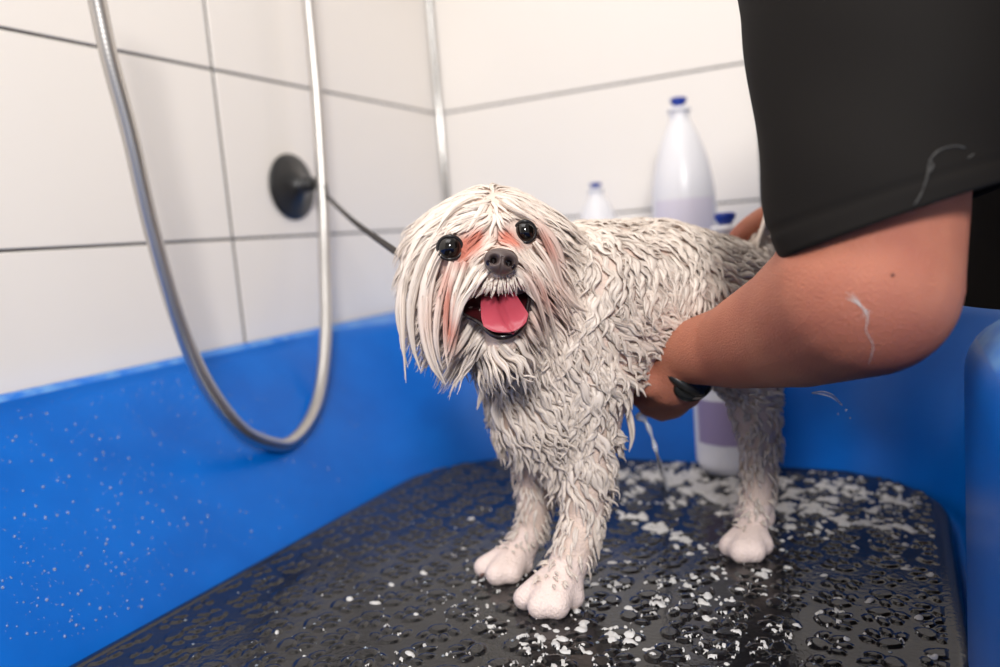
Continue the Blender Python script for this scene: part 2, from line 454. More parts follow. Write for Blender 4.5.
# beads of water standing on the mat
mb = MB()
for i in range(350):
    x = rng.uniform(-.5, .0); y = rng.uniform(.36, .86)
    if rr_sdf(np.array(x), np.array(y), RC) > -.02: continue
    r_ = .0004+.0009*rng.random()**2
    mb.ico((x, y, float(mat_z(np.array([x]), np.array([y]))[0])), r_, 1, (1.3, 1.3, .8))
tag(mb.build('water_beads', mDrop), 'small clear water beads standing on the paw printed black mat', 'water', kind='stuff')

# ================================================================== HOSE
hp = [P(78, -90, x=-.585), P(97, 0, x=-.59), P(110, 60, x=-.592), P(130, 135, x=-.595), P(152, 230, x=-.60), P(180, 325, x=-.600), P(207, 385, x=-.594), P(240, 428, x=-.588), P(268, 443, x=-.588), P(290, 443, x=-.592), P(310, 420, x=-.602), P(321, 385, x=-.618), P(326, 330, x=-.640), P(325, 270, x=-.665), P(323, 200, x=-.675), P(317, 100, x=-.678), P(308, 0, x=-.678), P(300, -90, x=-.678)]
hp = catmull(hp, 760)
L = np.concatenate([[0], np.cumsum(np.linalg.norm(np.diff(hp, axis=0), axis=1))])
mb = MB(); mb.tube(hp, .0074+.00003*np.sin(L*2*math.pi/.0042), 16)
tag(mb.build('shower_hose', mHose), 'silver metal shower hose hanging in a loop over the left rim of the tub', 'hose')

# ================================================================== SUCTION CUP + LEASH
cc = P(291, 187, x=XW)
sc = empty('suction_cup'); tag(sc, 'round black rubber suction cup stuck on the white left wall', 'suction cup')
mb = MB()
mb.lathe([(.0, .0005), (.0425, .0005), (.0435, .002), (.0425, .0042), (.036, .0062), (.026, .0095), (.018, .014), (.012, .019), (.0095, .023), (.009, .028), (.0, .029)], 48, cc, (1, 0, 0))
mb.build('rubber_disc', mCup, sc)
mb = MB(); mb.lathe([(.0, .026), (.008, .026), (.010, .029), (.010, .034), (.007, .037), (0, .0375)], 24, cc, (1, 0, 0)); mb.build('knob', mCup, sc)
kn = cc+np.array([.032, 0, 0])
ls = empty('grooming_leash'); tag(ls, 'dark cord leash running from the black suction cup to the neck of the dog', 'leash')
pe = W(403, 257, .60); st = W(329, 198, 1.0)
path = catmull([kn+np.array([0, .004, .0]), kn+np.array([.012, .012, .002]), st*.9+kn*.1, st, st*.55+pe*.45+np.array([0, 0, -.004]), pe], 90)
mb = MB(); mb.tube(path, np.linspace(.0024, .0031, 90), 10, flat=.55); mb.tube(catmull([path[0]+np.array(v) for v in ((.006,0,.006),(-.002,.006,.008),(-.004,0,0),(-.002,-.004,-.008),(.006,0,-.006))], 30), .0016, 8)
mb.build('cord', mLeash, ls)
dv = nrm(W(440, 280, .6)-pe)
mb = MB(); mb.tube([pe-dv*.001, pe+dv*.008], .0042, 14); mb.tube(catmull([pe+dv*.008+np.array(v)*.004 for v in ((0,0,1),(1,0,1.5),(2,0,0),(1,0,-1.5),(0,0,-1))], 20), .0009, 8)
mb.build('metal_clip', mChrome, ls, )['label'] = 'small steel clip at the end'
mb = MB(); mb.tube(catmull([pe+dv*.006, W(430, 300, .60), W(470, 345, .575), W(520, 362, .572)], 40), .0024, 8); mb.build('neck_loop', mLeash, ls)

# ================================================================== BOTTLES
def bottle(label, base, H, R, labmat, lab):
    t = empty('shampoo_bottle'); tag(t, label, 'bottle', 'shampoo bottles with blue caps behind the dog')
    k = H
    prof = [(0, 0), (R*.86, 0), (R*.97, .008*k/.26), (R, .02*k/.26), (R, .40*k), (R*.99, .50*k), (R*.93, .60*k), (R*.80, .70*k), (R*.62, .79*k), (R*.42, .86*k), (R*.33, .89*k), (R*.31, .93*k), (R*.31, .945*k), (0, .945*k)]
    P2 = catmull(np.array([(a, b, 0) for a, b in prof[2:12]]), 60)
    pr = prof[:2]+[(a, b) for a, b, _ in P2]+prof[12:]
    mb = MB(); mb.lathe(pr, 40, base); mb.build('bottle_body', mBottle, t)
    mb = MB(); mb.lathe([(0, .93*k), (R*.36, .93*k), (R*.36, .955*k), (R*.16, .957*k), (R*.15, .965*k), (0, .965*k)], 24, base); mb.build('collar', mBottle, t)
    mb = MB(); mb.lathe([(0, .955*k), (R*.15, .956*k), (R*.19, .968*k), (R*.26, .985*k), (R*.26, k), (R*.18, 1.004*k), (0, 1.005*k)], 24, base); mb.build('cap', mCap, t)['label'] = 'blue flip cap'
    mb = MB()
    # wrapped label patch facing the room
    a0 = math.atan2(-base[1], -base[0])
    n = 24; hh = lab; V = []
    for j in range(2):
        for i in range(n+1):
            a = a0-1.05+2.1*i/n; V.append((base[0]+(R+.0005)*math.cos(a), base[1]+(R+.0005)*math.sin(a), base[2]+(hh[0]+(hh[1]-hh[0])*j)*k))
    mb.add(V, [(i, i+1, n+2+i, n+1+i) for i in range(n)])
    mb.build('label_patch', labmat, t)
    return t
b3 = P(737, 468, z=.0012); b3[2] = .0012
bottle('white shampoo bottle with violet label standing on the black mat behind the hind leg', b3, .275, .0425, mViolet, (.13, .30))
def ground(px, y, z):
    # x on the horizontal line y,z that projects to column px
    x = -.3
    for _ in range(30):
        u, v, d = proj(np.array([x, y, z])); x += (px-u)*d/F*1.0
    return np.array([x, y, z])
b2 = ground(689, 1.075, .170); b1 = ground(603, 1.13, .170)
bottle('tallest frosted white shampoo bottle on the back ledge above the back of the dog', b2, .262, .0415, mViolet2, (.32, .50))
bottle('small frosted white bottle on the back ledge just right of the dog head', b1, .168, .034, mViolet2, (.15, .4))

# ================================================================== THE DOG
def toe(px, py, r): p = P(px, py, z=r*.8); p[2] = r*.8; return p
S = []     # capsules
def cap(a, b): S.append((W(*a[:3]) if len(a) == 4 else a[0], a[-1], W(*b[:3]) if len(b) == 4 else b[0], b[-1]))
cap((488, 258, .572, .043), (492, 250, .580, .044))
cap((467, 286, .573, .029), (525, 284, .576, .029))
cap((496, 264, .552, .024), (500, 268, .522, .0125))          # muzzle
cap((473, 285, .543, .014), (495, 276, .524, .0095)); cap((525, 278, .546, .0135), (506, 275, .524, .0095))   # lip pads
cap((500, 330, .560, .024), (504, 342, .528, .0105))          # lower jaw
cap((505, 300, .590, .042), (548, 350, .615, .052))           # neck
cap((548, 352, .615, .052), (548, 402, .615, .045))           # chest
cap((548, 402, .615, .045), (560, 440, .615, .030))
cap((590, 300, .620, .058), (565, 345, .617, .056))
cap((590, 300, .620, .058), (650, 297, .645, .058)); cap((590, 335, .62, .05), (655, 318, .648, .050))
cap((650, 297, .645, .060), (715, 304, .676, .054))
cap((586, 380, .598, .034), (588, 445, .600, .022)); cap((588, 445, .600, .022), (584, 520, .597, .0138)); cap((584, 520, .597, .0138), (568, 566, .594, .0150))
cap((560, 350, .62, .05), (590, 380, .598, .034))
wp = W(566, 568, .594)
for (x, y, r) in ((525, 598, .0092), (540, 606, .0098), (557, 606, .0098), (573, 597, .0090)): S.append((wp, .0120, toe(x, y, r), r))
cap((545, 395, .640, .030), (536, 450, .645, .019)); cap((536, 450, .645, .019), (534, 520, .655, .0115)); cap((534, 520, .655, .0115), (522, 548, .658, .0130))
wp = W(521, 549, .658)
for (x, y, r) in ((484, 567, .0088), (497, 574, .0096), (512, 573, .0090), (524, 565, .0082)): S.append((wp, .0115, toe(x, y, r), r))
cap((725, 320, .672, .050), (752, 390, .664, .021)); cap((752, 390, .664, .021), (760, 450, .674, .0130)); cap((760, 450, .674, .0130), (757, 505, .670, .0120)); cap((757, 505, .670, .0120), (752, 528, .667, .0125))
wp = W(752, 528, .667)
for (x, y, r) in ((730, 546, .0095), (741, 551, .0102), (754, 551, .0098), (763, 545, .009)): S.append((wp, .011, toe(x, y, r), r))
cap((730, 320, .705, .044), (752, 390, .715, .022)); cap((752, 390, .715, .022), (766, 440, .730, .0130)); cap((766, 440, .730, .0130), (760, 490, .724, .0115))
wp = W(760, 492, .722)
for (x, y, r) in ((744, 515, .0095), (754, 519, .010), (764, 518, .0098)): S.append((wp, .011, toe(x, y, r), r))
cap((752, 268, .695, .018), (768, 240, .703, .010)); cap((768, 240, .703, .010), (782, 205, .706, .007))     # tail root
DV, DT = capsules_mesh(S, .0026, 5, .6)
bvh = BVHTree.FromPolygons([Vector(v) for v in DV], [tuple(t) for t in DT])
SEG = [(np.array(a), np.array(b), ra, rb) for a, ra, b, rb in S]

CREAM = np.array([.95, .825, .725]); PINK = np.array([.66, .22, .15])
def stain(p):
    u, v, d = proj(p)
    def g(cx, cy, sx, sy, th=0): return gs(u, v, cx, cy, sx, sy, th)
    ok = (d < .60)
    s_ = 1.15*g(469, 246, 11, 10)+.9*g(478, 238, 6, 9)+.75*g(462, 258, 6, 12)+.7*g(446, 300, 6, 36)+.6*g(452, 335, 7, 20)+1.1*g(506, 237, 9, 7)+.8*g(516, 245, 8, 4, .5)
    s_ = s_+.58*g(549, 246, 24, 7, 1.1)+.40*g(545, 298, 34, 7, .95)+.28*g(535, 320, 14, 18)+.20*g(560, 290, 25, 10, 1.0)+.18*g(430, 320, 10, 30)
    return np.where(ok, np.clip(s_*1.25, 0, 1), 0)
def furcol(p, v=None):
    s_ = stain(p)[..., None]; c = CREAM*(1-s_)+PINK*s_
    return c
col = furcol(DV)*np.array([.86, .78, .76])
z = DV[:, 2]
pawm = (z < .035)[:, None]; col = np.where(pawm, np.array([.90, .73, .66]), col)
dog = mesh_obj('dog', DV, DT, mDogSkin, None, True, col)
tag(dog, 'small wet white dog standing in the blue tub, mouth open and tongue out', 'dog')

# exclusion volumes for hair: eyes, nose, mouth
EX = [(W(450, 248, .530), .0105), (W(525, 232, .536), .0095), (W(500, 262, .505), .0125),
      (W(497, 313, .525), .0140), (W(513, 316, .518), .0125), (W(479, 308, .530), .010), (W(505, 322, .515), .0135), (W(520, 300, .530), .009)]
EXC = np.array([e[0] for e in EX]); EXR = np.array([e[1] for e in EX])

tri = DV[DT]; area = .5*np.linalg.norm(np.cross(tri[:, 1]-tri[:, 0], tri[:, 2]-tri[:, 0]), axis=1)
tn = nrm(np.cross(tri[:, 1]-tri[:, 0], tri[:, 2]-tri[:, 0]))
cen = tri.mean(1)
# region weights
hu, hv, hd = proj(cen)
head_c = W(490, 262, .572)
isHead = (np.linalg.norm(cen-head_c, axis=1) < .068) & (hv < 350) & (hu < 568)
dens = np.where(isHead, 1.9, 1.0)*np.where(cen[:, 2] < .03, .55, 1.0)
NL = 7000
pr_ = dens*area; pr_ /= pr_.sum()
ti = rng.choice(len(DT), NL, p=pr_)
b1_, b2_ = rng.random(NL), rng.random(NL); fl_ = b1_+b2_ > 1; b1_[fl_] = 1-b1_[fl_]; b2_[fl_] = 1-b2_[fl_]
roots = tri[ti, 0]+(tri[ti, 1]-tri[ti, 0])*b1_[:, None]+(tri[ti, 2]-tri[ti, 0])*b2_[:, None]
rn = tn[ti]; rh = isHead[ti]
DOWN = np.array([0, 0, -1.])
back_dir = nrm(W(735, 290, .682)-W(590, 300, .62))

def solid_part(paths, widths, normals, cols, sides=12, flat=.30):
    Pp = np.stack(paths); n, m, _ = Pp.shape; t = np.linspace(0, 1, m)
    T = nrm(np.gradient(Pp, axis=1)); Nn = np.stack(normals)[:, None, :]+0*Pp
    S_ = nrm(np.cross(T, Nn)); U_2 = np.cross(S_, T)
    w = np.array(widths)[:, None]*((1-t)**.55*(.72+.38*np.sin(math.pi*np.clip(t*1.1, 0, 1))))[None]
    w = np.maximum(w, .00012)
    a = np.arange(sides)*2*math.pi/sides
    ph = rng.random((n, 1, 1))*6.28
    rad = 1+.20*np.cos(6*a[None, None]+ph)*1.0+.07*np.cos(3*a[None, None]-2*ph)
    X_ = (w[..., None]*np.cos(a)*rad)[..., None]*S_[:, :, None]+(w[..., None]*np.sin(a)*rad*flat)[..., None]*U_2[:, :, None]
    V = (Pp[:, :, None]+X_)
    shade = (.80+.22*rng.random((n, 1, sides, 1)))*(.94+.07*rng.random((n, 1, 1, 1)))
    C_ = np.broadcast_to(np.stack(cols)[:, :, None, :]*shade, V.shape)
    base = np.arange(n)[:, None, None, None]*(m*sides); seg = np.arange(m-1)[None, :, None, None]*sides
    k = np.arange(sides); k2 = (k+1) % sides; f = np.stack([k, k2, k2+sides, k+sides], 1)[None, None]
    return V.reshape(-1, 3), (base+seg+f).reshape(-1, 4), C_.reshape(-1, 3)
def locks_to_mesh(name, paths, widths, nstr, rads, cols, normals, tipc=.88, nseg=10, parent=dog, flat=.32):
    cols = [c if c.ndim == 2 else np.tile(c, (len(p), 1)) for c, p in zip(cols, paths)]
    sV, sF, sC = solid_part(paths, widths, normals, cols, flat=flat)
    Vs = []; Fs = []; Cs = []; base = 0
    allV = []; allC = []
    for path, wd, ns, rd, c in zip(paths, widths, nstr, rads, cols):
        m = len(path); T = nrm(np.gradient(path, axis=0)); t = np.linspace(0, 1, m)
        ref = np.array([.31, .22, .9]); N = nrm(np.cross(T, ref)); B = np.cross(T, N)
        a = rng.random(ns)*2*math.pi; rr_ = wd*np.sqrt(rng.random(ns))
        oN = np.cos(a)*rr_; oB = np.sin(a)*rr_*.6
        shrink = (1-tipc*t**.8)
        ph = rng.random(ns)*6.28; wob = .0009*rng.random(ns)
        ends = 1-.22*rng.random(ns)          # uneven lengths
        for j in range(ns):
            tt = t*ends[j]; ii = tt*(m-1); i0 = np.minimum(ii.astype(int), m-2); fr = (ii-i0)[:, None]
            pj = path[i0]*(1-fr)+path[i0+1]*fr; Nj = N[i0]; Bj = B[i0]
            sh = 1-tipc*tt**.8; w_ = wob[j]*np.sin(tt*9+ph[j])*tt
            pj = pj+Nj*(oN[j]*sh+w_)[:, None]+Bj*(oB[j]*sh+w_*.7)[:, None]
            rdj = rd*(1-.8*t**1.6)*(.8+.4*rng.random())
            ring_ = [pj+Nj*(rdj*math.cos(q_))[:, None]+Bj*(rdj*math.sin(q_))[:, None] for q_ in (0, 2.094, 4.189)]
            allV.append(np.stack(ring_, 1).reshape(-1, 3))
            cc_ = c*(.86+.16*rng.random()); allC.append(np.clip(cc_, 0, 1) if cc_.ndim == 2 else np.tile(cc_, (m, 1)))
    ms = len(allV[0])//3
    V = np.vstack(allV); C_ = np.repeat(np.vstack(allC), 3, axis=0)
    ns_ = len(allV); base = np.arange(ns_)[:, None, None]*(ms*3)
    seg = np.arange(ms-1)[None, :, None]*3
    k = np.arange(3); k2 = (k+1) % 3
    f = np.stack([k, k2, k2+3, k+3], 1)          # 3x4
    Fq = (base[..., None]+seg[..., None]+f[None, None]).reshape(-1, 4)
    return mesh_obj(name, np.vstack([sV, V]), np.vstack([sF, Fq+len(sV)]), mFur, parent, True, np.clip(np.vstack([sC, C_]), 0, 1))

def simulate(root, nrm0, length, dirfun, m, lift, grav, curl_a, curl_w, ph):
    p = root.copy(); pts = [p.copy()]; st_ = length/(m-1); v = dirfun(p); v = nrm(v*.8+nrm0*lift)
    for i in range(1, m):
        dvec = dirfun(p); v = nrm(v*.45+dvec*.55+DOWN*grav*i/m)
        q_ = p+v*st_
        loc, no, _, dist = bvh.find_nearest(Vector(q_))
        loc = np.array(loc); no = np.array(no)
        sd = (q_-loc).dot(no); offt = .0012+.0018*min(i, 4)/4
        if sd < offt: q_ = q_+no*(offt-sd)
        v = nrm(q_-p); p = q_; pts.append(p.copy())
    pts = np.array(pts)
    if curl_a > 0:
        T = nrm(np.gradient(pts, axis=0)); N = nrm(np.cross(T, nrm0)); s_ = np.linspace(0, length, m)
        a = curl_a*np.clip(np.linspace(0, 1.6, m), 0, 1)
        pts = pts+N*(a*np.sin(s_*2*math.pi/curl_w+ph))[:, None]+nrm0*(a*.35*(1+np.cos(s_*2*math.pi/curl_w+ph)))[:, None]
    return pts
def head_dir(p):
    u, v, d = proj(p)
    xc = 493+(v-200)*.13
    s_ = (u-xc)/40.
    if v < 262 and abs(s_) < 2.2:
        dx = np.clip(s_*1.5, -1.2, 1.2); dy = .75
        if v < 235: dx *= 1.2; dy = .5+.02*max(0, (v-200)/30)
        back = .25
    else:
        dx = np.clip(s_*.9, -.7, .7); dy = 1.0; back = .1
    return nrm(RIGHT*dx-UP*dy+FWD*back)
def muzzle_dir(p):
    u, v, d = proj(p); s_ = (u-501)/20.
    return nrm(RIGHT*np.clip(s_*1.1, -1.1, 1.1)-UP*1.0+FWD*(.35+.3*min(abs(s_), 1)))
nx_ = lambda p, k: (fbm(np.array([p[0]*k]), np.array([p[1]*k]), p[2]*k, 2)[0]-.5)*2

bp, bw, bn, br, bc, bm_ = [], [], [], [], [], []      # body coat
hp_, hw, hn, hr, hc, hm_ = [], [], [], [], [], []     # head hair
mp_, mw, mn, mr, mc_, mm_ = [], [], [], [], [], []    # muzzle hair
for i in range(NL):
    r0 = roots[i]; n0 = rn[i]; u, v, d = proj(r0)
    if np.any(np.linalg.norm(EXC-r0, axis=1) < EXR*.95) or r0[2] < .020: continue
    if 612 < u < 712 and r0[2] < .185 and n0[2] < -.25: continue
    if rh[i]:
        muz = (abs(u-500) < 42 and 250 < v < 345 and d < .553)
        if muz and v > 325:
            ln = rng.uniform(.016, .030); P_ = simulate(r0, n0, ln, lambda p: nrm(-UP*1.0+RIGHT*(proj(p)[0]-503)/40.+FWD*.35), 11, .3, .2, .0006, .02, rng.random()*6)
        elif muz:
            cen_ = abs(u-501) < 13
            ln = rng.uniform(.008, .014) if (cen_ and v > 272) else rng.uniform(.020, .040)
            if v < 262: ln = rng.uniform(.012, .026)
            P_ = simulate(r0, n0, ln, muzzle_dir, 11, .25, .1, 0, .02, 0)
        else:
            ln = rng.uniform(.028, .050)*(1.0 if v < 250 else .9)
            P_ = simulate(r0, n0, ln, head_dir, 11, .12, .25, .0012, .022, nx_(r0, 60)*6)
        dist = np.linalg.norm(P_[:, None]-EXC[None], axis=2)
        bad = (dist < EXR[None]).any(1)
        if bad.any():
            k = int(np.argmax(bad))
            if k < 4: continue
            # shorten the lock so that it stops before the eye or mouth
            P_ = catmull(P_[:k], 11)
        c = furcol(P_)
        tgt = (mp_, mw, mn, mr, mc_, mm_) if muz else (hp_, hw, hn, hr, hc, hm_)
        tgt[0].append(P_); tgt[1].append(.0016 if not muz else .0011); tgt[2].append(5); tgt[3].append(.00028); tgt[4].append(c); tgt[5].append(n0)
    else:
        z = r0[2]
        legB = u < 552 and v > 425; hind = u > 705 and v > 330
        if z < .028: ln = rng.uniform(.004, .007); ca = 0.0003
        elif legB and z < .11: ln = rng.uniform(.008, .012); ca = .0003
        elif hind: ln = rng.uniform(.006, .010) if z > .06 else rng.uniform(.006, .009); ca = .0010
        elif z < .05: ln = rng.uniform(.008, .012); ca = .0008
        elif z < .075: ln = rng.uniform(.010, .017); ca = .0012
        elif z < .13: ln = rng.uniform(.018, .028); ca = .0030
        else: ln = rng.uniform(.022, .034); ca = .0036
        leg = z < .115
        if u > 598 and v > 345 and u < 700: ln *= .55
        ang = nx_(r0, 34)*3.0+rng.normal(0, .25)
        def bd(p, leg=leg, ang=ang, u=u):
            if leg: b_ = DOWN*1.0+back_dir*.12
            else:
                k_ = min(1, max(0, (u-540)/110.)); b_ = DOWN*(.85-.25*k_)+back_dir*(.15+.5*k_)
            T2 = np.cross(nrm(b_), n0); return nrm(b_+T2*math.sin(ang)*(.55 if leg else .85))
        P_ = simulate(r0, n0, ln, bd, 11, .42 if not leg else .12, .15, ca*rng.uniform(.35, .95), rng.uniform(.013, .024), nx_(r0, 30)*8+rng.random()*3)
        if P_[:, 2].min() < .001: P_[:, 2] = np.maximum(P_[:, 2], .001)
        c = furcol(P_)
        wet = .90+.14*nx_(r0, 40); c = c*wet
        bp.append(P_); bw.append(rng.uniform(.0015, .0034) if z > .10 and not hind else (.0020 if z > .06 and not legB else .0013)); bn.append(7); br.append(.00026); bc.append(c); bm_.append(n0)
locks_to_mesh('coat', bp, bw, bn, br, bc, bm_, .75)
locks_to_mesh('head_hair', hp_, hw, hn, hr, hc, hm_, .60)
locks_to_mesh('muzzle_hair', mp_, mw, mn, mr, mc_, mm_, .60)

# long wet locks draped over the ears, cheeks and chin (control points: column, row, distance)
A = []
def lock(pts, w=.0045, n=34, r=.00042, tint=1.0):
    P_ = catmull([W(*p) for p in pts], 11); A.append((P_, w*.62, max(6, int(n*.4)), r*.8, furcol(P_)*tint, nrm(CAM-P_[5])))
eL, eR = [], []
# left ear side
for (a, s_, tw) in ((0, 0, 1), (1, 0, .96), (2, 0, 1), (3, 0, .94), (4, 0, 1.0), (5, 0, .97)):
    pass
lock([(452,214,.545),(420,238,.548),(404,285,.550),(403,330,.552),(406,383,.556)], .0058, 46)
lock([(448,222,.540),(424,258,.540),(411,305,.543),(413,345,.548),(421,372,.552)], .0060, 46, tint=.95)
lock([(440,230,.545),(412,262,.548),(400,300,.552),(399,325,.556),(404,350,.560)], .0055, 44)
lock([(450,232,.535),(428,275,.533),(422,320,.536),(430,362,.542),(444,384,.546)], .0062, 52)
lock([(445,240,.537),(430,285,.534),(428,330,.537),(436,365,.541),(446,385,.545)], .0050, 40, tint=.93)
lock([(452,262,.527),(440,300,.528),(436,335,.530),(439,358,.536),(443,370,.54)], .0040, 34)
lock([(458,262,.524),(448,295,.524),(445,330,.527),(446,355,.530),(448,370,.533)], .0034, 30)
lock([(466,262,.522),(455,295,.522),(452,325,.526),(447,345,.530),(442,360,.533)], .0036, 30)
lock([(480,262,.520),(466,285,.517),(456,315,.521),(452,340,.526),(446,358,.530)], .0040, 36)
lock([(484,268,.517),(474,285,.514),(462,305,.518),(455,330,.523),(449,352,.528)], .0036, 34)
lock([(464,296,.527),(457,325,.529),(453,350,.532),(448,366,.535)], .0040, 34, tint=.9)
lock([(474,318,.535),(466,335,.535),(456,352,.537),(446,362,.54)], .0045, 36, tint=.88)
lock([(410,300,.557),(403,320,.560),(402,345,.562),(408,368,.565)], .0045, 30, tint=.95)
lock([(436,216,.556),(416,236,.558),(404,262,.560),(398,300,.564)], .0060, 44)
lock([(460,203,.560),(435,215,.560),(414,240,.562),(403,275,.566)], .0065, 44)
# crown
lock([(486,197,.562),(468,200,.548),(450,212,.540),(436,232,.538)], .0065, 44)
lock([(488,196,.560),(484,206,.542),(474,222,.532),(466,232,.528)], .0050, 36)
lock([(496,196,.560),(506,204,.544),(520,212,.538),(536,222,.540)], .0050, 36)
lock([(505,196,.566),(524,204,.556),(544,222,.552),(556,245,.556)], .0060, 44)
lock([(520,202,.570),(544,216,.568),(562,244,.570),(570,275,.572)], .0060, 44)
# right ear side
lock([(536,222,.545),(552,238,.546),(562,262,.550),(566,290,.556),(572,318,.56)], .0050, 40, tint=.97)
lock([(540,228,.541),(552,252,.542),(560,280,.548),(574,305,.556),(588,328,.565)], .0052, 44)
lock([(534,242,.538),(548,262,.540),(560,288,.546),(580,308,.556),(612,318,.566)], .0040, 32, tint=1.04)
lock([(528,250,.534),(544,272,.535),(556,298,.542),(566,322,.551),(590,336,.56)], .0046, 38, tint=.9)
lock([(520,258,.525),(536,276,.526),(546,300,.532),(554,326,.542),(560,350,.55)], .0040, 34)
lock([(516,266,.520),(530,282,.521),(540,306,.528),(547,332,.538),(552,356,.548)], .0038, 34, tint=.95)
lock([(540,262,.548),(560,285,.552),(572,312,.560),(580,334,.566)], .005, 40, tint=.9)
lock([(556,262,.556),(574,288,.560),(592,308,.566),(616,322,.572)], .0036, 26, tint=1.05)
# chin and jowl
for k, (x, y, ex, ey) in enumerate(((488,340,476,362),(496,344,490,368),(504,346,502,372),(512,344,514,368),(520,338,528,360),(526,326,540,352),(530,312,546,345),(482,334,466,354),(530,300,545,330))):
    lock([(x,y,.527+.002*abs(k-3)),(x*.6+ex*.4,y*.6+ey*.4,.522+.003*abs(k-3)),(ex,ey,.532+.002*abs(k-3))], .0036, 26, tint=.92)
for k in range(40):
    s2_ = rng.uniform(-1, 1); x = 502+18*s2_; y = 275+rng.uniform(0, 6)-2.5*s2_; L_ = rng.uniform(9, 19)
    lock([(x, y, .512+.004*abs(s2_)), (x+s2_*3, y+L_*.5, .5085+.006*abs(s2_)), (x+s2_*7+rng.uniform(-3, 3), y+L_, .5105+.008*abs(s2_))], .0009, 10, .0003, tint=.95)
for k in range(9):
    x = 484-k*2.2; lock([(490-k*1.5, 270+k*1.2, .513+.001*k), (x-4, 282+k*1.8, .512+.0016*k), (x-12-k*.8, 298+k*2.2, .519+.002*k)], .0022, 16, .00036)
    x = 514+k*2.0; lock([(511+k*1.5, 266+k*.6, .514+.001*k), (x+5, 276+k*1.4, .514+.0018*k), (x+10+k*1.2, 291+k*3.2, .521+.0022*k)], .0022, 16, .00036)
# shaggy tips under the chest, elbows and tail
for pts in ([(500,372,.585),(486,385,.58),(480,398,.582),(477,410,.585)], [(505,392,.585),(494,408,.582),(498,424,.585),(502,432,.588)],
            [(598,430,.588),(606,455,.585),(612,478,.586),(614,500,.588)], [(600,500,.590),(596,530,.585),(598,548,.586),(599,560,.588)],
            [(622,395,.598),(630,420,.596),(632,438,.598),(629,452,.60)], [(556,430,.595),(560,452,.588),(566,466,.588),(563,478,.59)],
            [(538,432,.600),(545,452,.594),(552,466,.594),(556,474,.596)], [(645,330,.588),(640,350,.585),(646,368,.588),(640,380,.59)]):
    lock(pts, .0050, 34, tint=.9)
for k in range(9):
    o_ = k-4
    lock([(772+o_*.6,205,.700+.002*o_),(770+o_*1.6,225,.694+.003*o_),(766+o_*2,245,.690+.003*o_),(768+o_*2.4,262,.690+.003*o_)], .0040, 30, tint=.95)
locks_to_mesh('long_locks', *[list(x) for x in zip(*A)], tipc=.70)

# eyes
def facing(name, c, rx, ry, rz, material, fn=None, seg=(40, 28), parent=dog, fdir=None, updir=None):
    fdir = nrm(fdir if fdir is not None else CAM-c); up_ = updir if updir is not None else UP
    r_ = nrm(np.cross(up_, fdir)); up_ = np.cross(fdir, r_)
    V = []; nu, nv = seg
    for j in range(nv+1):
        th = math.pi*j/nv
        for i in range(nu):
            ph = 2*math.pi*i/nu; q_ = np.array([math.sin(th)*math.cos(ph), math.sin(th)*math.sin(ph), math.cos(th)])   # z = front
            s_ = np.array([q_[0]*rx, q_[1]*ry, q_[2]*rz])
            if fn is not None: s_ = fn(s_, q_)
            V.append(c+r_*s_[0]+up_*s_[1]+fdir*s_[2])
    Fc = [(j*nu+i, (j+1)*nu+i, (j+1)*nu+(i+1) % nu, j*nu+(i+1) % nu) for j in range(nv) for i in range(nu)]
    return mesh_obj(name, V, Fc, material, parent)
def lidring(parent, c, rx, ry, fwd):
    f_ = nrm(CAM-c); r_ = nrm(np.cross(UP, f_)); u_ = np.cross(f_, r_)
    pts = [c+f_*fwd+r_*rx*math.cos(a)+u_*ry*math.sin(a)*(1 if math.sin(a) > 0 else .95)+f_*(-.0022*abs(math.cos(a))) for a in np.linspace(0, 2*math.pi, 40)]
    mb = MB(); mb.tube(pts, .0013, 8, cap=False); return mb.build('eyelid', mLid, parent)
cL = W(450, 248, .5345); cR = W(525, 232, .5405)
e1 = facing('eye', cL, .0080, .0080, .0080, mEye); e1['label'] = 'larger glossy black eye on the picture left'; lidring(e1, cL, .0082, .0078, .0030)
e2 = facing('eye', cR, .0070, .0074, .0070, mEye); e2['label'] = 'glossy black eye beside the right brow'; lidring(e2, cR, .0070, .0072, .0025)
# nose
def nosef(s_, q_):
    x, y = s_[0], s_[1]
    s_ = s_.copy()
    if q_[2] > -.2:
        wide = 1.0+.12*np.clip(y/.008, -1, 1); s_[0] *= wide
        for sx in (-1, 1):
            d = math.hypot((x-sx*.0047)/.0026, (y+.0006)/.0024); s_[2] -= .0085*math.exp(-d**2.4)*(q_[2] > 0)
            d = math.hypot((x-sx*.0080)/.0016, (y+.0034)/.0022); s_[2] -= .0014*math.exp(-d**2)
        s_[2] -= .0012*math.exp(-(x/.0007)**2)*(1 if y < .002 else 0)
    return s_
cN = W(501, 262, .5055)
ndir = nrm((CAM-cN)*1.0+RIGHT*.04+UP*.10)
nose = facing('nose', cN, .0108, .0086, .0095, mNose, nosef, (96, 64), fdir=ndir, updir=nrm(UP+RIGHT*-.16*-1))
nose.data.materials.append(mLip); _f = ndir; _r = nrm(np.cross(nrm(UP+RIGHT*.16), _f)); _u = np.cross(_f, _r)
for p_ in nose.data.polygons:
    l_ = np.array(p_.center)-cN; x_, y_ = l_.dot(_r), l_.dot(_u)
    if l_.dot(_f) > 0 and (math.hypot((abs(x_)-.0049)/.0021, (y_+.0006)/.0019) < 1 or math.hypot((abs(x_)-.0080)/.0014, (y_+.0026)/.0016) < 1): p_.material_index = 1
